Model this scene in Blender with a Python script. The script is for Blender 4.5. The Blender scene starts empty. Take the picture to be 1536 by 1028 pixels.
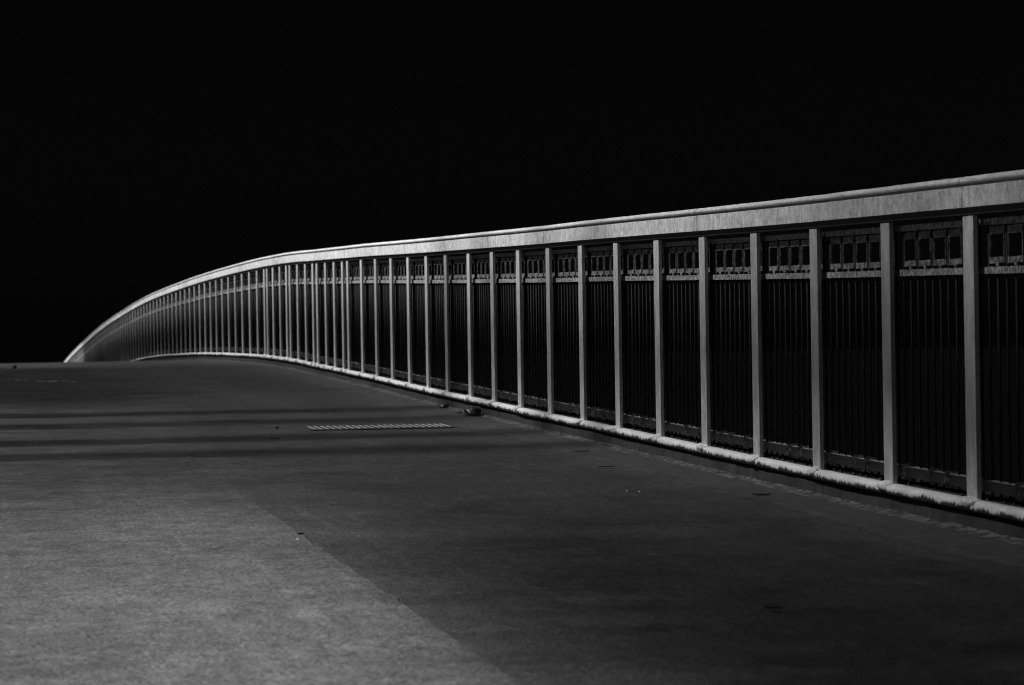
import bpy, bmesh, math, random
from mathutils import Vector, Matrix, noise
random.seed(7)
R = math.radians
S = bpy.context.scene
C = S.collection

# ------------------------------------------------------------------ camera
CAMZ = 0.90                                   # everything below is laid out from the eye, 0.9 m above z = 0
cam_d = bpy.data.cameras.new('camera')
cam = bpy.data.objects.new('camera', cam_d); C.objects.link(cam)
cam.location = (0, 0, CAMZ)
cam.rotation_euler = (Matrix.Rotation(R(90), 3, 'X') @ Matrix.Rotation(-0.0155, 3, 'Z')).to_euler()
cam_d.sensor_width = 36.0
cam_d.lens = 4500 / 1536 * 36
cam_d.clip_start = 0.1; cam_d.clip_end = 6000
cam_d.dof.use_dof = True
cam_d.dof.focus_distance = 14.8
cam_d.dof.aperture_fstop = 8.0
S.camera = cam

# ------------------------------------------------------------------ frame of the bridge: s along, n outward, z up
LA, LB = -0.18429492, 3.68303155              # the railing line  X = LA * Y + LB
LN = math.hypot(1, LA)
TX, TY = LA / LN, 1 / LN                      # direction along the bridge
NX, NY = TY, -TX                              # outward from the carriageway
ROT = math.atan2(TY, TX)
BR = Matrix.Translation((LB, 0, 0)) @ Matrix.Rotation(ROT, 4, 'Z')   # local x = s, local y = -n

# ------------------------------------------------------------------ sky, sun, exposure
SUN_EL, SUN_PHI = 50.0, 1.0
ce, cp, sp = math.cos(R(SUN_EL)), math.cos(R(SUN_PHI)), math.sin(R(SUN_PHI))
to_sun = Vector((ce * (-NX * cp - TX * sp), ce * (-NY * cp - TY * sp), math.sin(R(SUN_EL))))
W = bpy.data.worlds.new('World'); S.world = W; W.use_nodes = True
wn = W.node_tree.nodes; wl = W.node_tree.links; wn.clear()
wo = wn.new('ShaderNodeOutputWorld'); bg = wn.new('ShaderNodeBackground')
sky = wn.new('ShaderNodeTexSky'); sky.sky_type = 'NISHITA'; sky.sun_disc = False
sky.sun_elevation = R(SUN_EL); sky.sun_rotation = math.atan2(to_sun.x, to_sun.y)
bw = wn.new('ShaderNodeRGBToBW')
wl.new(sky.outputs[0], bw.inputs[0]); wl.new(bw.outputs[0], bg.inputs['Color'])
bg.inputs['Strength'].default_value = 0.00025
wl.new(bg.outputs[0], wo.inputs['Surface'])
sd = bpy.data.lights.new('sun', 'SUN'); sun = bpy.data.objects.new('sun', sd); C.objects.link(sun)
sd.energy = 5.0; sd.angle = R(3.5); sd.color = (1, 1, 1)
sun.rotation_euler = to_sun.to_track_quat('Z', 'Y').to_euler(); sun.location = to_sun * 60
S.view_settings.view_transform = 'Standard'; S.view_settings.look = 'None'
S.view_settings.exposure = 0.5; S.view_settings.gamma = 1; S.view_settings.use_curve_mapping = False
S.render.engine = 'CYCLES'
S.cycles.max_bounces = 6
S.cycles.filter_width = 1.1

# ------------------------------------------------------------------ the long profile of the deck
KN = [(-40,-1.40),(-10,-.95),(0,-.79),(5,-.70),(10.9,-.60),(13,-.565),(15,-.525),(17,-.483),(19,-.445),(21,-.402),(23,-.360),(25,-.315),(27,-.268),(29,-.228),(31,-.187),(33,-.145),(35,-.118),(37,-.10),(40,-.087),(44,-.079),(47,-.083),(50,-.097),(54,-.12),(58,-.158),(62,-.22),(66,-.30),(70,-.385),(75,-.505),(80,-.65),(87,-.89),(94,-1.14),(100,-1.38),(110,-1.85),(130,-2.9),(170,-5.0)]
def _pchip(x):
    k = KN
    if x <= k[0][0]: return k[0][1]
    for i in range(len(k) - 1):
        if x <= k[i+1][0]:
            x0, z0 = k[i]; x1, z1 = k[i+1]; h = x1 - x0
            def sl(j):
                if j == 0 or j == len(k) - 1:
                    a, b = (0, 1) if j == 0 else (j - 1, j)
                    return (k[b][1] - k[a][1]) / (k[b][0] - k[a][0])
                h0 = k[j][0]-k[j-1][0]; h1 = k[j+1][0]-k[j][0]
                d0 = (k[j][1]-k[j-1][1])/h0; d1 = (k[j+1][1]-k[j][1])/h1
                return (d0*h1 + d1*h0) / (h0 + h1)
            u = (x - x0) / h
            return ((2*u**3-3*u*u+1)*z0 + (u**3-2*u*u+u)*h*sl(i) + (-2*u**3+3*u*u)*z1 + (u**3-u*u)*h*sl(i+1))
    return k[-1][1]
def kz(s): return _pchip(s * TY) + CAMZ       # top of the kerb
DZ = -0.118                                   # road surface below the top of the kerb
HP = 1.04                                     # kerb to underside of the handrail

# ------------------------------------------------------------------ materials
def mat(name, build):
    m = bpy.data.materials.new(name); m.use_nodes = True
    nt = m.node_tree; n = nt.nodes; p = n['Principled BSDF']
    p.inputs['Specular IOR Level'].default_value = 0.3
    build(nt, p); return m
def tex(nt, scale=1, detail=4, rough=.55, stretch=(1,1,1), coord='Object', offset=(0,0,0)):
    tc = nt.nodes.new('ShaderNodeTexCoord'); mp = nt.nodes.new('ShaderNodeMapping')
    mp.inputs['Scale'].default_value = stretch; mp.inputs['Location'].default_value = offset
    nz = nt.nodes.new('ShaderNodeTexNoise'); nz.inputs['Scale'].default_value = scale
    nz.inputs['Detail'].default_value = detail; nz.inputs['Roughness'].default_value = rough
    if coord == 'World':
        g = nt.nodes.new('ShaderNodeNewGeometry'); nt.links.new(g.outputs['Position'], mp.inputs['Vector'])
    else: nt.links.new(tc.outputs[coord], mp.inputs['Vector'])
    nt.links.new(mp.outputs[0], nz.inputs['Vector']); return nz.outputs['Fac']
def ramp(nt, src, stops):
    r = nt.nodes.new('ShaderNodeValToRGB'); e = r.color_ramp.elements
    while len(e) < len(stops): e.new(0.5)
    for el, (pos, v) in zip(e, stops): el.position = pos; el.color = (v, v, v, 1)
    nt.links.new(src, r.inputs[0]); return r.outputs['Color']
def math_(nt, op, a, b):
    m = nt.nodes.new('ShaderNodeMath'); m.operation = op
    for i, v in enumerate((a, b)):
        if isinstance(v, (int, float)): m.inputs[i].default_value = v
        else: nt.links.new(v, m.inputs[i])
    return m.outputs[0]
def bump(nt, p, h, strength=.4, dist=.01):
    b = nt.nodes.new('ShaderNodeBump'); b.inputs['Strength'].default_value = strength
    b.inputs['Distance'].default_value = dist
    nt.links.new(h, b.inputs['Height']); nt.links.new(b.outputs[0], p.inputs['Normal'])
def objrand(nt, lo, hi):
    o = nt.nodes.new('ShaderNodeObjectInfo'); mr = nt.nodes.new('ShaderNodeMapRange')
    mr.inputs['To Min'].default_value = lo; mr.inputs['To Max'].default_value = hi
    nt.links.new(o.outputs['Random'], mr.inputs['Value']); return mr.outputs[0]

def m_asphalt(lo, hi, patch, fade_end=None, mott=1.0):
    q = mott
    def f(nt, p):
        big = ramp(nt, tex(nt, .55, 5, .6, (.45, 1, 1)), [(.3, 1 - .22 * q), (.7, 1 + .22 * q)])
        mid = ramp(nt, tex(nt, 5, 4, .65, (.8, 1, 1), offset=(3,1,0)), [(.3, 1 - .32 * q), (.7, 1 + .32 * q)])
        fine = ramp(nt, tex(nt, 75, 3, .7), [(.3, lo), (.5, (lo + hi) / 2), (.72, hi)])
        clot = ramp(nt, tex(nt, 17, 4, .7, (.7, 1, 1), offset=(7,2,0)), [(.3, .66), (.7, 1.34)])
        line = ramp(nt, tex(nt, 11, 2, .5, (.012, 1, 1), offset=(0,9,0)), [(.60, 1), (.665, 1.22), (.73, 1)])
        mask = tex(nt, 1.1, 3, .6, (.5, 1, 1), offset=(4,4,0))
        line = math_(nt, 'ADD', math_(nt, 'MULTIPLY', math_(nt, 'SUBTRACT', line, 1), math_(nt, 'MULTIPLY', mask, 1.6)), 1)
        clot = math_(nt, 'MULTIPLY', clot, line)
        wear = ramp(nt, tex(nt, 1.7, 5, .6, (.05, 1, 1), offset=(0,5,0)), [(.35, 1 - patch), (.65, 1 + patch)])
        c = math_(nt, 'MULTIPLY', math_(nt, 'MULTIPLY', fine, clot), math_(nt, 'MULTIPLY', big, math_(nt, 'MULTIPLY', mid, wear)))
        if fade_end:                                      # the thin pale overlay drops in tone towards its far end
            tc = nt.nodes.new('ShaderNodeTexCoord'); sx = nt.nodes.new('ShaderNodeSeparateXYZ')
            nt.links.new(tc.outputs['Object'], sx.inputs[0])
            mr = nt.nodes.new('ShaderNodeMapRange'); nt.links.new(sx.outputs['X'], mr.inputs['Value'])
            mr.inputs['From Min'].default_value = fade_end - 6.5; mr.inputs['From Max'].default_value = fade_end - .8
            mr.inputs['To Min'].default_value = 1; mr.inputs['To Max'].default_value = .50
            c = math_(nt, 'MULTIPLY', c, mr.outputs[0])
        nt.links.new(c, p.inputs['Base Color']); p.inputs['Roughness'].default_value = .85
        h = math_(nt, 'ADD', tex(nt, 90, 2, .6), math_(nt, 'MULTIPLY', tex(nt, 30, 4, .7), 1.5))
        bump(nt, p, h, .7, .009)
    return f
M_road = mat('asphalt_dark', m_asphalt(.003, .098, .10, None, .40))
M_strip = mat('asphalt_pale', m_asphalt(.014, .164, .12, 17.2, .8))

def f_galv(nt, p):                                        # painted handrail plate: rain streaks, chalky blotches
    st = ramp(nt, tex(nt, 9, 5, .7, (9, .4, .35)), [(.3, .70), (.5, 1), (.72, 1.2)])
    bl = ramp(nt, tex(nt, 24, 8, .82), [(.38, .55), (.6, 1.2)])
    c = math_(nt, 'MULTIPLY', math_(nt, 'MULTIPLY', math_(nt, 'MULTIPLY', st, bl), ramp(nt, tex(nt, 120, 4, .75), [(.3, .72), (.7, 1.28)])), objrand(nt, .57, .70))
    nt.links.new(c, p.inputs['Base Color']); p.inputs['Roughness'].default_value = .6
    bump(nt, p, tex(nt, 130, 3, .6), .25, .002)
M_plate = mat('rail_plate', f_galv)
def f_roll(nt, p):
    bl = ramp(nt, tex(nt, 30, 6, .7, (.5, 1, 1)), [(.3, .42), (.65, .80)])
    nt.links.new(bl, p.inputs['Base Color']); p.inputs['Roughness'].default_value = .5
    bump(nt, p, tex(nt, 60, 3, .6), .5, .003)
M_roll = mat('rail_roll', f_roll)
def f_post(nt, p):
    bl = ramp(nt, tex(nt, 22, 5, .65, (1, 1, .35), 'World'), [(.3, .37), (.68, .63)])
    sp_ = ramp(nt, tex(nt, 75, 5, .8, (1,1,.7), 'World'), [(.31, .35), (.43, .92), (.60, 1.0), (.72, 1.4)])
    c = math_(nt, 'MULTIPLY', math_(nt, 'MULTIPLY', bl, sp_), objrand(nt, .82, 1.1))
    nt.links.new(c, p.inputs['Base Color']); p.inputs['Roughness'].default_value = .6
    bump(nt, p, tex(nt, 90, 3, .6), .3, .002)
M_post = mat('post_paint', f_post)
def f_iron(lo, hi, a=.5, b=.72, ro=.45, spc=.4):
    def f(nt, p):
        bl = ramp(nt, tex(nt, 60, 6, .75, (1,1,1), 'World'), [(a, lo), (b, hi)])
        nt.links.new(bl, p.inputs['Base Color']); p.inputs['Roughness'].default_value = ro
        p.inputs['Specular IOR Level'].default_value = spc
        bump(nt, p, tex(nt, 140, 4, .7, (1,1,1), 'World'), .7, .003)
    return f
M_bal = mat('baluster_black_paint', f_iron(.011, .24, .60, .78, .6, .2))
M_iron = mat('frieze_chipped_paint', f_iron(.06, .75, .42, .66))
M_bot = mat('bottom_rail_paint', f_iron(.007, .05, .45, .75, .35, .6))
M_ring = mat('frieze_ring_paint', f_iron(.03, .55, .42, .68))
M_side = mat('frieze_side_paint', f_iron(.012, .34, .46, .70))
M_lit_top = mat('lit_top_paint', f_iron(.10, .55, .35, .65))
M_under = mat('soffit_paint', f_iron(.02, .12, .5, .75))
def f_nose(nt, p):                                        # white paint with a ragged lower edge over dark stone
    g = nt.nodes.new('ShaderNodeTexCoord'); sx = nt.nodes.new('ShaderNodeSeparateXYZ')
    nt.links.new(g.outputs['UV'], sx.inputs[0])
    rag = math_(nt, 'MULTIPLY', math_(nt, 'SUBTRACT', tex(nt, 22, 8, .82, (1, .25, .25)), .5), 1.5)
    rag = math_(nt, 'ADD', rag, math_(nt, 'MULTIPLY', math_(nt, 'SUBTRACT', tex(nt, 6, 3, .6, (1, .3, .3), offset=(5,0,0)), .5), .8))
    e = math_(nt, 'ADD', sx.outputs['Y'], rag)
    k = ramp(nt, e, [(.44, 0), (.60, 1)])
    sp_ = ramp(nt, tex(nt, 26, 7, .8), [(.25, .25), (.36, .74), (.6, .92)])
    dk = ramp(nt, tex(nt, 30, 4, .7), [(.3, .015), (.7, .05)])
    mx = nt.nodes.new('ShaderNodeMix'); mx.data_type = 'RGBA'
    nt.links.new(k, mx.inputs['Factor']); nt.links.new(dk, mx.inputs['A']); nt.links.new(sp_, mx.inputs['B'])
    nt.links.new(mx.outputs['Result'], p.inputs['Base Color']); p.inputs['Roughness'].default_value = .6
    bump(nt, p, math_(nt, 'ADD', math_(nt, 'MULTIPLY', tex(nt, 55, 6, .8), 2.0), k), .8, .006)
M_nose = mat('white_nosing', f_nose)
def f_kerb(nt, p):
    a = ramp(nt, tex(nt, 17, 8, .78, (1.3, 1, .3)), [(.35, .020), (.6, .052), (.85, .20)])
    b = ramp(nt, tex(nt, 3, 4, .6), [(.3, .7), (.7, 1.3)])
    nt.links.new(math_(nt, 'MULTIPLY', a, b), p.inputs['Base Color']); p.inputs['Roughness'].default_value = .85
    bump(nt, p, tex(nt, 40, 5, .7), .6, .006)
M_kerb = mat('stained_kerb', f_kerb)
def f_mortar(lo, hi, sc, a0=.32, a1=.68):
    def f(nt, p):
        a = ramp(nt, tex(nt, sc, 6, .72), [(a0, lo), (a1, hi)])
        nt.links.new(a, p.inputs['Base Color']); p.inputs['Roughness'].default_value = .9
        bump(nt, p, tex(nt, 90, 4, .7), .6, .004)
    return f
M_mort = mat('pale_mortar', f_mortar(.3, .9, 55))
M_fill = mat('mortar_fillet', f_mortar(.018, .20, 19, .42, .72))
M_gut = mat('gutter_band', f_mortar(.024, .070, 15))
M_conc = mat('concrete', f_mortar(.2, .35, 6))
M_stone = mat('dark_stone', f_iron(.012, .09, .4, .75, .3, .8))
M_peb = mat('pale_pebble', f_mortar(.5, .8, 60))
M_leaf = mat('dry_leaf', f_mortar(.008, .02, 40))
M_paint = mat('worn_white_paint', f_mortar(.4, .8, 60))
M_steel = mat('grating_steel', f_mortar(.25, .55, 40))
M_frame = mat('drain_frame', f_mortar(.03, .075, 30))
M_grass = mat('verge_grass', f_mortar(.03, .08, 9))
M_bark = mat('bark', f_mortar(.05, .14, 14))
M_tleaf = mat('shade_foliage', f_mortar(.04, .09, 3))
def f_water(nt, p):
    p.inputs['Base Color'].default_value = (.002, .002, .002, 1); p.inputs['Roughness'].default_value = .12
    bump(nt, p, tex(nt, .8, 4, .6, (1,1,1), 'World'), .3, .1)
M_water = mat('dark_water', f_water)

# ------------------------------------------------------------------ helpers
def link(name, bm_or_me, m, parent=None, loc=None, mw=None, top=None):
    if isinstance(bm_or_me, bmesh.types.BMesh):
        me = bpy.data.meshes.new(name); bm_or_me.to_mesh(me); bm_or_me.free()
        if m: me.materials.append(m)
        if top:                                          # upward faces coloured paler, painting in a brightly lit top edge
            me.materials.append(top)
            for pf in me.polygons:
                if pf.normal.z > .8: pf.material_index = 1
    else: me = bm_or_me
    o = bpy.data.objects.new(name, me); C.objects.link(o)
    if parent: o.parent = parent
    if mw is not None: o.matrix_world = mw
    if loc is not None: o.location = loc
    return o
def tag(o, label=None, cat=None, group=None, kind=None):
    if label: o['label'] = label
    if cat: o['category'] = cat
    if group: o['group'] = group
    if kind: o['kind'] = kind
    return o
def box(bm, x0, x1, y0, y1, z0, z1, bevel=0):
    v = [bm.verts.new(p) for p in ((x0,y0,z0),(x1,y0,z0),(x1,y1,z0),(x0,y1,z0),(x0,y0,z1),(x1,y0,z1),(x1,y1,z1),(x0,y1,z1))]
    fs = [bm.faces.new([v[i] for i in q]) for q in ((3,2,1,0),(4,5,6,7),(0,1,5,4),(1,2,6,5),(2,3,7,6),(3,0,4,7))]
    if bevel:
        es = list({e for f in fs for e in f.edges})
        bmesh.ops.bevel(bm, geom=es, offset=bevel, segments=1, affect='EDGES')
def new(): return bmesh.new()
def extrude(stations, prof, closed=True, jit=None, uv=False, caps=True):
    """prof: [(n, z)]; stations: [(s, z0)] -> mesh in bridge frame; jit(s, n, z) -> (dn, dz)"""
    bm = new(); rows = []
    for s, z0 in stations:
        r = []
        for n, z in prof:
            dn, dz = jit(s, n, z) if jit else (0, 0)
            r.append(bm.verts.new((s, -(n + dn), z0 + z + dz)))
        rows.append(r)
    N = len(prof); last = N if closed else N - 1
    lay = bm.loops.layers.uv.new('UVMap') if uv else None
    for a, b in zip(rows, rows[1:]):
        for i in range(last):
            j = (i + 1) % N
            f = bm.faces.new((a[i], a[j], b[j], b[i]))
            f.smooth = False
            if uv:
                for lp in f.loops:
                    k = rows[0] and (a.index(lp.vert) if lp.vert in a else b.index(lp.vert))
                    lp[lay].uv = (lp.vert.co.x, uv[k])
    if closed and caps:
        bm.faces.new(list(reversed(rows[0]))); bm.faces.new(rows[-1])
    bmesh.ops.recalc_face_normals(bm, faces=bm.faces[:])
    return bm
def frange(a, b, st):
    k = max(1, int(math.ceil((b - a) / st - 1e-6)))
    return [a + (b - a) * i / k for i in range(k + 1)]
def nz(x, y=0, z=0): return noise.noise(Vector((x, y, z)))

# ================================================================== SETTING
S0, S1 = -12.0, 150.0
def sheet(name, n0, n1, dz, s0, s1, ds, dn, m, edge=0):
    bm = new(); rows = []
    ns = frange(n0, n1, dn)
    for s in frange(s0, s1, ds):
        r = []
        for i, n in enumerate(ns):
            w = 0
            if edge and i == len(ns) - 1: w = edge * (nz(s * 4, 3) + .7 * nz(s * 17, 5))
            r.append(bm.verts.new((s, -(n + w), kz(s) + DZ + dz + .004 * nz(s * .7, n * .9, 2))))
        rows.append(r)
    for a, b in zip(rows, rows[1:]):
        for i in range(len(ns) - 1):
            f = bm.faces.new((a[i], b[i], b[i+1], a[i+1])); f.smooth = True
    bmesh.ops.recalc_face_normals(bm, faces=bm.faces[:])
    if sum(f.normal.z for f in bm.faces) < 0: bmesh.ops.reverse_faces(bm, faces=bm.faces[:])
    o = link(name, bm, m, mw=BR); tag(o, kind='structure'); return o
tag(sheet('road', -6.2, .02, 0, S0, S1, .25, .5, M_road), 'dark asphalt bridge road rising to a crest')
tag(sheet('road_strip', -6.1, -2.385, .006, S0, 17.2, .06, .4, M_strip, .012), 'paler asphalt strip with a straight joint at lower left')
# bridge deck slab under the road
bm = extrude([(s, kz(s)) for s in frange(S0, S1, 1)], [(-6.3, DZ - .02), (-6.3, -.9), (.42, -.9), (.42, -.012), (.02, -.012), (.02, DZ - .02)])
tag(link('bridge_deck', bm, M_conc, mw=BR), 'concrete bridge deck slab under the road', kind='structure')
# water far below
bm = new()
for a in ((-2500, -2500), (2500, -2500), (2500, 2500), (-2500, 2500)): bm.verts.new((a[0], a[1], -9))
bm.faces.new(bm.verts[:]); tag(link('water', bm, M_water), 'black water far below the bridge', kind='structure')

# kerb: upstand, fillet, gutter band
kerb_prof = [(.34, -.012), (.34, -.10), (-.006, -.130), (-.002, -.055), (.012, -.03), (.012, -.004), (.03, 0), (.33, 0)]
bm = extrude([(s, kz(s)) for s in frange(2, S1, .12)], kerb_prof,
             jit=lambda s, n, z: ((.006 * nz(s * 3, z * 9) + .003 * nz(s * 13, z * 20)) if n < .02 and z < -.02 else 0, 0))
kerb = tag(link('kerb', bm, M_kerb, mw=BR), 'stained dark concrete kerb along the foot of the railing', kind='structure')
def fil(s, n, z): 
    t = .5 + .5 * nz(s * 1.1, 4)
    if n < -.02: return (-.05 * t - .012 * nz(s * 9, 2), 0)
    return (0, .006 * nz(s * 8, 1) + .006 * nz(s * 2.3, 8))
bm = extrude([(s, kz(s)) for s in frange(6, 60, .05)], [(.0, DZ + .02), (-.012, DZ + .013), (-.03, DZ + .007), (-.04, DZ - .003)], closed=False, jit=fil)
tag(link('mortar_fillet', bm, M_fill, parent=kerb), 'pale crumbling mortar line where kerb meets road')
def gut(s, n, z):
    return (-.07 * nz(s * .6, 7) - .02 * nz(s * 3, 3), 0) if n < -.1 else (0, 0)
bm = extrude([(s, kz(s)) for s in frange(6, 60, .1)], [(.0, DZ + .006), (-.12, DZ + .0065), (-.30, DZ + .006), (-.33, DZ + .001)], closed=False, jit=gut)
tag(link('gutter_band', bm, M_gut, mw=BR), 'smooth mortar gutter band beside the kerb', kind='structure')

# ================================================================== RAILING
YP = [8.85, 9.9, 10.93, 11.91, 12.91, 13.88, 14.85, 15.82, 16.80, 17.76, 18.74, 19.74, 20.71, 21.66, 22.68, 23.62, 24.58, 25.55, 26.50, 27.43, 28.40,
      28.78, 29.43, 30.12, 30.83, 31.19, 31.86, 32.61, 33.35, 33.70, 34.39, 35.14, 35.81, 36.14, 37.02, 38.0]
while YP[-1] < 106: YP.append(YP[-1] + .985)
SP = [y / TY for y in YP]
rail = bpy.data.objects.new('bridge_railing', None); C.objects.link(rail); rail.matrix_world = BR
tag(rail, 'long steel bridge railing with plate handrail and dark balusters curving over the crest', 'railing')

# --- posts
bm = new(); box(bm, -.049, .062, -.019, 0, -.002, HP - .004, .0015)
me_post = bpy.data.meshes.new('post'); bm.to_mesh(me_post); bm.free(); me_post.materials.append(M_post)
for s in SP:
    link('post', me_post, None, rail, (s, 0, kz(s)))
# --- handrail: sections of two bays, joints over posts
joints = [SP[0]] + [SP[i] for i in range(2, len(SP)) if (i % 2 == 0 and i <= 20)]
far_j = [s for s in SP if s > SP[20]]
joints += [SP[21], SP[25], SP[29], SP[33]] + [s for i, s in enumerate(SP) if i > 33 and (i - 33) % 2 == 0]
joints = sorted(set(joints))
HR = HP + .0255                               # lower edge of the handrail plate
plate = [(-.022, .0), (-.022, .074), (-.020, .076), (.118, .076), (.120, .074), (.120, .0), (.112, .0), (.112, .066), (-.012, .066), (-.012, .0)]
def arc(cn, cz, r, a0, a1, k): return [(cn + r * math.cos(R(a0 + (a1 - a0) * i / k)), cz + r * math.sin(R(a0 + (a1 - a0) * i / k))) for i in range(k + 1)]
roll = [(.10, .0765), (.012, .0765), (.012, .0875)] + arc(-.0245, .0955, .0098, 280, 90, 7) + [(-.017, .1058), (-.017, .111), (.10, .112)]
under = [(-.004, -.0255), (-.004, -.012), (-.009, -.011), (-.009, -.0005), (.105, -.0005), (.105, -.0255)]
for i, (a, b) in enumerate(zip(joints, joints[1:])):
    g = .0028; a += g; b -= g
    dn = random.uniform(-.0015, .0015)
    # each section is a straight length bent only at its middle post
    st = [(s, kz(s) + HR) for s in frange(a, b, 1.0)]
    def jt(s, n, z): return (dn, .0015 * nz(s * 2.2, 9))
    h = link('handrail', extrude(st, plate, jit=jt), M_plate, rail)
    st2 = [(s, kz(s) + HR) for s in frange(a, b, .06 if a < 30 else .5)]
    def jr(s, n, z): return (dn + (.0026 * nz(s * 11, 5) + .0016 * nz(s * 40, 6) if n < -.01 else 0), .0015 * nz(s * 2.2, 9) + (.0012 * nz(s * 22, 6) if z > .104 else 0))
    link('roll_moulding', extrude(st2, roll, jit=jr), M_roll, h)
    link('soffit_bar', extrude(st, under, jit=jt), M_under, h)

# --- infill panels
NI = .060                                     # distance of the infill plane behind the post fronts
def rod(bm, x, y, r, z0, z1, k=6):
    a = [bm.verts.new((x + r * math.cos(2 * math.pi * i / k), y + r * math.sin(2 * math.pi * i / k), z0)) for i in range(k)]
    b = [bm.verts.new((v.co.x, v.co.y, z1)) for v in a]
    for i in range(k):
        f = bm.faces.new((a[i], a[(i+1) % k], b[(i+1) % k], b[i])); f.smooth = True
    bm.faces.new(list(reversed(a))); bm.faces.new(b)
def mesh_of(name, bm, m):
    me = bpy.data.meshes.new(name); bm.to_mesh(me); bm.free(); me.materials.append(m); return me
Z_MID0, Z_MID1 = HP - .217, HP - .192
def bal_bm(bm, x, z, tall): rod(bm, x, -NI, .0052, z + .008, z + (HP - .039 if tall else Z_MID0 + .001))
bm = new(); bal_bm(bm, 0, 0, True); me_bt = mesh_of('baluster', bm, M_bal)
bm = new(); bal_bm(bm, 0, 0, False); me_bs = mesh_of('baluster', bm, M_bal)
def ring_bm(bm, x, z, w):
    f0 = len(bm.faces)
    y0, y1 = -NI - .004, -NI + .004
    zb, zt = HP - .179, HP - .046
    h = w / 2
    box(bm, x - h, x + h, y0, y1, z + zb, z + zb + .022)
    box(bm, x - h, x + h, y0, y1, z + zt - .027, z + zt)
    bm.faces.ensure_lookup_table(); f1 = len(bm.faces)
    box(bm, x - h, x - h + .009, y0 + .001, y1 - .001, z + zb + .021, z + zt - .026)
    box(bm, x + h - .009, x + h, y0 + .001, y1 - .001, z + zb + .021, z + zt - .026)
    bm.faces.ensure_lookup_table()
    for f in bm.faces[f1:]: f.material_index = 1         # the side bars keep their dark paint
def stud_bm(bm, x, z):
    rod(bm, x, -NI, .004, z + Z_MID1 - .001, z + HP - .1785)
    rod(bm, x, -NI, .007, z + Z_MID1 + .002, z + Z_MID1 + .011)
def bolt_bm(bm, x, z):
    rod(bm, x, -.040, .008, z - .001, z + .006); rod(bm, x, -.040, .004, z + .0055, z + .011)
ring_cache = {}
stub_me = None
bm = new(); stud_bm(bm, 0, 0); me_stud = mesh_of('stud', bm, M_iron)
bm = new(); bolt_bm(bm, 0, 0); me_bolt = mesh_of('bolt', bm, M_bot)
far = {k: new() for k in ('baluster', 'ring', 'stud', 'bolt', 'collar')}
cnt = dict(baluster=0, ring=0, stud=0, bolt=0, collar=0)
def collar_bm(bm, x, z):
    def c(x0, x1, r):
        k = 8
        a = [bm.verts.new((x0, -NI + r * math.cos(2*math.pi*(i+.5)/k), z + .052 + r * math.sin(2*math.pi*(i+.5)/k))) for i in range(k)]
        b = [bm.verts.new((x1, v.co.y, v.co.z)) for v in a]
        for i in range(k): bm.faces.new((a[i], a[(i+1)%k], b[(i+1)%k], b[i]))
        bm.faces.new(list(reversed(a))); bm.faces.new(b)
    c(x - .011, x + .011, .036); c(x - .026, x - .0115, .031); c(x + .0115, x + .026, .031)
bm = new(); collar_bm(bm, 0, 0); me_col = mesh_of('collar', bm, M_bot)
me_col.materials.append(M_iron)
for pf in me_col.polygons:
    if abs(pf.normal.x) > .9 and pf.center.x < -.008: pf.material_index = 1      # paler rim on one side only
rnd = random.Random(3)
for i, (a, b) in enumerate(zip(SP, SP[1:])):
    L = b - a
    if L < .5: nb = 3
    elif L < .8: nb = 7
    else: nb = 11
    pitch = L / nb
    x0, x1 = a + .0005, b - .0005
    def bar(nm, z0, z1, hn, m):
        return link(nm, extrude([(s, kz(s)) for s in (x0, (x0 + x1) / 2, x1)], [(NI - hn, z0), (NI - hn, z1), (NI + hn, z1), (NI + hn, z0)]), m, rail, top=M_lit_top)
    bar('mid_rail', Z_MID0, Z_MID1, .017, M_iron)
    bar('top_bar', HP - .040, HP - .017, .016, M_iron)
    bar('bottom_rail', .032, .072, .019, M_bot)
    near = i < 27
    for k in range(nb):
        s = a + L * (k + .5) / nb
        tall = k % 2 == 0
        if cnt['baluster'] < 298:
            link('baluster', me_bt if tall else me_bs, None, rail, (s, 0, kz(s))); cnt['baluster'] += 1
        else: bal_bm(far['baluster'], s, kz(s), tall)
        if i < 40 and rnd.random() < .62:
            sb = s + rnd.uniform(-.006, .006)
            if cnt['bolt'] < 298: link('bolt', me_bolt, None, rail, (sb, 0, kz(s))); cnt['bolt'] += 1
            else: bolt_bm(far['bolt'], sb, kz(s))
        if k % 2 == 1:
            w = 2 * L / nb - .036
            if cnt['ring'] < 298:
                key = round(w, 3)
                if key not in ring_cache:
                    q = new(); ring_bm(q, 0, 0, w); ring_cache[key] = mesh_of('frieze_ring', q, M_ring); ring_cache[key].materials.append(M_side)
                link('frieze_ring', ring_cache[key], None, rail, (s, 0, kz(s))); cnt['ring'] += 1
            else: ring_bm(far['ring'], s, kz(s), w)
            if i < 40:
                if cnt['stud'] < 298: link('stud', me_stud, None, rail, (s, 0, kz(s))); cnt['stud'] += 1
                else: stud_bm(far['stud'], s, kz(s))
    if L > .5:
        cs = [rnd.uniform(.25, .42), rnd.uniform(.52, .66), rnd.uniform(.8, .95)]
        for c in cs[:(3 if rnd.random() < .6 else 2)]:
            s = a + L * c
            if i < 60: o = link('collar', me_col, None, rail, (s, 0, kz(s)))
            else: collar_bm(far['collar'], s, kz(s))
for nm, key, m in (('baluster', 'baluster', M_bal), ('frieze_ring', 'ring', M_ring), ('stud', 'stud', M_iron), ('bolt', 'bolt', M_bot), ('collar', 'collar', M_bot)):
    if len(far[key].verts): o = tag(link(nm, far[key], m, rail), kind='stuff'); o.data.materials.append(M_side)

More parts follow.
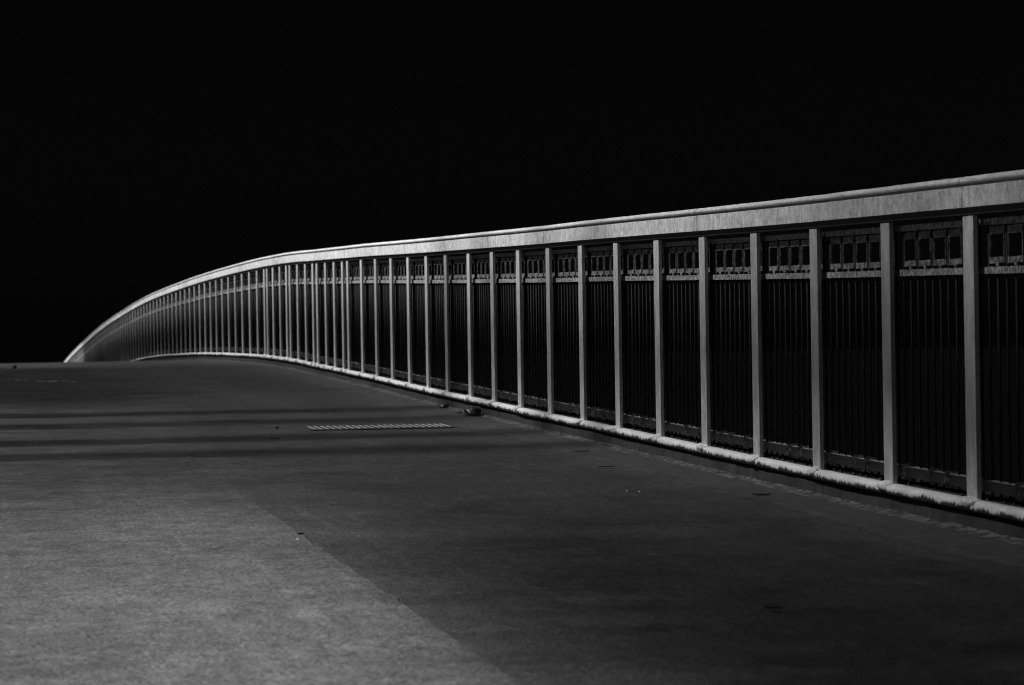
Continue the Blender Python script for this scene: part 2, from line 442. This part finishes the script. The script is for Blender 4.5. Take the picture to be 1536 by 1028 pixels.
# --- white nosing of the kerb, one length to a bay, and the mortar lumps at the posts
nose = [(.028, .001), (.006, .002), (-.012, -.001), (-.020, -.006), (-.0235, -.013), (-.0235, -.028), (-.021, -.037), (-.012, -.040), (.012, -.040), (.012, -.003), (.028, -.003)]
uvs = [1.0, .97, .92, .84, .72, .42, .22, .1, 0, 0, 0]
nose_s = [s for i, s in enumerate(SP) if not (i in (21, 25, 29, 33))]
for i, (a, b) in enumerate(zip(nose_s, nose_s[1:])):
    if a > 75: break
    dn = random.uniform(-.004, .003); ph = i * 3.7; g = random.uniform(.003, .009)
    fine = a < 36
    def jn(s, n, z):
        if n > .01: return (0, 0)
        e = .0025 * nz(s * 4, ph) + .002 * nz(s * 16, ph, z * 30)
        return (dn + e, (.002 * nz(s * 4, ph, 3) + (.006 * nz(s * 19, ph) if z < -.04 else 0)))
    bm = extrude([(s, kz(s)) for s in frange(a + g, b - g, .025 if fine else .12)], nose, jit=jn, uv=uvs)
    for f in bm.faces: f.smooth = True
    link('kerb_nosing', bm, M_nose, kerb)
def lump(seed, sx, sy, sz):
    bm = new(); bmesh.ops.create_icosphere(bm, subdivisions=3, radius=1)
    for v in bm.verts:
        d = 1 + .28 * nz(v.co.x * 1.7 + seed, v.co.y * 1.7, v.co.z * 1.7) + .22 * nz(v.co.x * 4.3, v.co.y * 4.3 + seed, v.co.z * 4.3)
        v.co *= d; v.co.x *= sx; v.co.y *= sy; v.co.z *= sz
    for f in bm.faces: f.smooth = True
    return bm
for i, s in enumerate(SP[:34]):
    k = 1 if i < 9 else .7
    bm = lump(i * 5.1, (.055 + .035 * random.random()) * k, .031, .023)
    link('mortar_lump', bm, M_mort, kerb, (s, .008, kz(s) - .009))

# ================================================================== THINGS ON THE ROAD
def at(s, n, dz=0): return BR @ Vector((s, -n, kz(s) + DZ + dz))
# drain grating, seen edge-on across the road
g = bpy.data.objects.new('drain_grating', None); C.objects.link(g)
g.location = at(20.17, -.925); g.rotation_euler = (0, -math.atan(.0205), ROT)
tag(g, 'worn steel drain grating set in the dark road', 'grating')
bm = new(); box(bm, -.24, .24, -.475, .475, .0045, .0062); link('drain_frame', bm, M_frame, g)
for i in range(22):
    bm = new(); y = .441 - .042 * i
    box(bm, -.20, .20, y - .005, y + .005, .0066, .0105, .0012)
    link('grate_bar', bm, M_steel, g)
# debris
def stone(name, s, n, sx, sy, sz, seed, m, label, cat, rot=0, group=None, up=.6):
    o = link(name, lump(seed, sx, sy, sz), m, loc=at(s, n, sz * up)); o.rotation_euler = (0, 0, rot)
    return tag(o, label, cat, group)
stone('stone', 21.45, -.080, .075, .06, .045, 2, M_stone, 'black broken stone lying against the kerb, the largest piece of debris', 'stone', R(100))
stone('stone', 22.85, -.055, .05, .035, .028, 9, M_stone, 'smaller dark stone at the kerb just beyond the big black one', 'stone', R(80))
stone('stone', 21.9, -.10, .02, .018, .014, 13, M_kerb, 'tiny grey stone between the two dark stones at the kerb', 'stone')
stone('stone', 36.87, -2.976, .026, .026, .03, 21, M_stone, 'dark lump standing alone near the crest at far left', 'stone')
peb = [(12.005, -2.74, .007), (9.737, -2.626, .007), (9.737, -2.60, .006), (9.27, -3.183, .006), (9.28, -3.199, .006), (9.411, -3.064, .007), (11.566, -2.42, .007), (13.75, -.70, .004), (13.7, -.655, .004)]
pl = ['pale pebble farthest up the lighter strip', 'pale pebble near the middle of the lighter strip, left of a close pair', 'pale pebble near the middle of the lighter strip, right of a close pair',
      'pale pebble of the near left pair, nearer one', 'pale pebble of the near left pair, farther one', 'pale pebble just right of the near left pair', 'pale pebble by the joint edge of the lighter strip',
      'pale pebble on the dark road near the kerb, left of two', 'pale pebble on the dark road near the kerb, right of two']
for (s, n, r), lb in zip(peb, pl): stone('pebble', s, n, r, r * 1.2, r * .7, s * 3 + n, M_peb, lb, 'pebble', 0, 'pale pebbles on the road')
def leaf(s, n, l, w, rot, label):
    bm = new(); k = 7; top = []; bot = []
    for i in range(k + 1):
        t = i / k; ww = w * math.sin(math.pi * (t * .96 + .02)) ** .8; zc = .004 + .004 * abs(t - .5) 
        top.append([bm.verts.new(((t - .5) * l, q * ww, zc + .005 * abs(q) + dz)) for q in (-1, -.4, .4, 1) for dz in (0,)])
    for a, b in zip(top, top[1:]):
        for i in range(3): bm.faces.new((a[i], a[i+1], b[i+1], b[i]))
    r = bmesh.ops.solidify(bm, geom=bm.faces[:], thickness=.0015)
    o = link('fallen_leaf', bm, M_leaf, loc=at(s, n, .003)); o.rotation_euler = (0, 0, rot)
    tag(o, label, 'leaf', 'dark leaves lying on the road')
leaf(16.765, -.28, .085, .022, R(8), 'dark leaf lying in the gutter farthest along')
leaf(15.384, -.437, .085, .024, R(4), 'dark leaf on the road just outside the gutter band')
leaf(13.225, -.22, .09, .03, R(-20), 'curled dark leaf in the gutter nearest the camera')
leaf(8.711, -1.415, .05, .02, R(5), 'blurred dark leaf on the near dark road')
leaf(18.859, -1.745, .06, .02, R(15), 'dark leaf left of the drain grating')
leaf(11.75, -2.385, .035, .02, R(50), 'dark leaf lying on the joint of the paler strip')
bm = new(); rod(bm, 0, 0, .005, -.16, .16, 5)
o = link('twig', bm, M_leaf, loc=at(20.383, -1.573, .009)); o.rotation_euler = (R(90), 0, R(4))
tag(o, 'thin dark twig lying left of the drain grating', 'twig')
# worn paint of an old line across the road near the crest
bm = new(); rp = random.Random(11)
for (sa, na, k, sz) in ((31.40, -3.30, 16, .035), (31.30, -3.05, 8, .03), (30.71, -2.73, 26, .05), (30.40, -2.57, 3, .02), (31.0, -2.88, 5, .02)):
    for q in range(k):
        s = sa + rp.gauss(0, .10); n = na + rp.gauss(0, sz * 1.3); r = rp.uniform(.010, .026)
        c = [bm.verts.new((s + r * 5 * rp.uniform(.6, 1.2) * math.cos(t), -(n + r * rp.uniform(.6, 1.2) * math.sin(t)), kz(s) + DZ + .009)) for t in (0, 1.05, 2.1, 3.14, 4.2, 5.2)]
        bm.faces.new(c)
bmesh.ops.recalc_face_normals(bm, faces=bm.faces[:])
tag(link('road_marking', bm, M_paint, mw=BR), 'worn white flecks of an old painted line near the crest', kind='structure')

# ================================================================== LEFT SIDE (outside the frame): verge and unseen trees added to shade road and railing
bm = new(); rows = []
for q in frange(S0, S1, 1):
    rows.append([bm.verts.new((q, -n, (kz(q) + DZ) + dz + .03 * nz(q * .6, n * .6))) for n, dz in ((-6.2, .05), (-7, .06), (-9, .05), (-12, -.1), (-18, -3.5), (-34, -12))])
for a, b in zip(rows, rows[1:]):
    for i in range(len(a) - 1): bm.faces.new((a[i], b[i], b[i+1], a[i+1]))
bmesh.ops.recalc_face_normals(bm, faces=bm.faces[:])
if sum(f.normal.z for f in bm.faces) < 0: bmesh.ops.reverse_faces(bm, faces=bm.faces[:])
tag(link('verge', bm, M_grass, mw=BR), 'grass verge along the left edge of the road', kind='structure')

TE = math.tan(R(SUN_EL)); TP = math.tan(R(SUN_PHI)); NT = -6.6       # the added row of shade trees stands on n = NT
def lerp(x, pts):
    if x <= pts[0][0]: return pts[0][1]
    for (a, u), (b, v) in zip(pts, pts[1:]):
        if x <= b: return u + (v - u) * (x - a) / (b - a)
    return pts[-1][1]
def shade_density(s, h):
    """leafiness at s and h, shaped to set how much sun reaches road and railing"""
    v = h - 6.6 * TE                                     # tiers follow where their shade lands: road, nosing, posts, handrail
    low = lerp(s, [(9, .10), (12, .10), (15, .40), (18, .45), (24, .55), (26, 1.15), (36, 1.15), (39, .4), (70, .5)])
    mid = lerp(s, [(5, 1.95), (8, 1.6), (11, 1.15), (14, .8), (19, .6), (26, .7), (30, .9), (36, .9), (40, .5), (80, .5)])
    foot = lerp(s, [(5, 2.6), (8, 2.3), (11, 1.85), (15, 1.35), (19, .82), (26, .62), (45, .65), (52, 1.8), (80, 2.1)])
    top = lerp(s, [(5, 1.35), (9, 1.2), (11, 1.0), (15, .55), (19, .25), (26, .02), (60, .04), (85, .5)])
    nose_ = lerp(s, [(5, .8), (8, .6), (11, .42), (15, .25), (19, .18), (26, .1), (45, .12), (52, 1.0), (80, 1.2)])
    d = lerp(v, [(-3.0, low), (-1.9, mid), (-.35, mid), (.05, nose_), (.30, foot + .35), (.70, foot + .30), (.95, top)])
    return d * min(1, max(0, (2.9 - v) / .8)) * min(1, max(0, (v + 5.6) / .6))
SHADE_TREES = [-4.5, .5, 5.4, 17.45, 19.05, 21.2, 22.95, 27, 31, 35, 39.5, 44, 49, 54, 60, 66, 73, 80, 87]
THICK = {17.45, 19.05, 21.2, 22.95}  # many-stemmed clumps added to cast the soft dark bands across the road
rt = random.Random(5)
for ti, ts in enumerate(SHADE_TREES):
    gz = kz(ts) + DZ
    tr = bpy.data.objects.new('shade_tree', None); C.objects.link(tr); tr.location = BR @ Vector((ts, -NT, gz)); tr.rotation_euler = (0, 0, ROT)
    tag(tr, 'unseen leafy shade caster added in a row on the verge', 'shade_tree', 'unseen trees added to shade road and railing')
    stems = [(-.30, .085), (-.10, .076), (.10, .083), (.29, .076)] if ts in THICK else [(0, .05)]
    for si, (sxo, r0) in enumerate(stems):
        bm = new(); prev = None
        for k in range(10):
            z = -.1 + k * 1.05; r = r0 * (1 - .06 * k) * (1.25 if k == 0 else 1); ox = sxo + .04 * nz(k * .5, ti + si * 9); oy = .12 * (si % 2) + .05 * nz(k * .5, ti, 4)
            ring = [bm.verts.new((ox + r * math.cos(t * math.pi / 4), oy + r * math.sin(t * math.pi / 4), z)) for t in range(8)]
            if prev:
                for q in range(8): bm.faces.new((prev[q], prev[(q+1) % 8], ring[(q+1) % 8], ring[q]))
            prev = ring
        bm.faces.new(prev)
        if si == 0: limbs = bm
        else: link('shade_trunk', bm, M_bark, tr)
    bm = limbs
    for k in range(9):
        z = 5.2 + .55 * k; an = rt.uniform(0, 6.28); ln = rt.uniform(.7, 1.4); r = .018
        m = Matrix.Translation((0, 0, z)) @ Matrix.Rotation(an, 4, 'Z') @ Matrix.Rotation(R(52), 4, 'Y')
        bmesh.ops.create_cone(bm, segments=5, radius1=r, radius2=.006, depth=ln, matrix=m @ Matrix.Translation((0, 0, ln / 2)), cap_ends=True)
    link('shade_trunk', bm, M_bark, tr)
    lo = (SHADE_TREES[ti-1] + ts) / 2 if ti else ts - 3; hi = (SHADE_TREES[ti+1] + ts) / 2 if ti + 1 < len(SHADE_TREES) else ts + 3.5
    vs = []; fs = []
    A = .0018; nc = max(1, round((hi - lo) / .22)); cell = (hi - lo) / nc; dh = .22; acc = rt.random()
    for ci in range(nc):
        sx = lo + ci * cell; h = 1.5
        while h < 11.2:
            acc += shade_density(sx + cell / 2 + TP * 6.6, h + dh / 2) * cell * dh / (A * .5)
            kk = int(acc); acc -= kk
            for _ in range(kk):
                d = rt.uniform(-1.1, 1.1)
                c = Vector((sx - ts + rt.random() * cell + rt.gauss(0, .04) + TP * d, d, h + rt.random() * dh + d * TE))
                u = Vector((rt.gauss(0, 1), rt.gauss(0, 1), rt.gauss(0, .6))).normalized(); w = u.cross(Vector((rt.gauss(0, 1), rt.gauss(0, 1), rt.gauss(0, 1)))).normalized()
                i0 = len(vs); u *= .036; w *= .0275
                vs += [c - u, c + w * .9, c + u, c - w * .9]; fs.append((i0, i0 + 1, i0 + 2, i0 + 3))
            h += dh
    if vs:
        me = bpy.data.meshes.new('shade_foliage'); me.from_pydata(vs, [], fs); me.materials.append(M_tleaf)
        tag(link('shade_foliage', me, None, tr), kind='stuff')
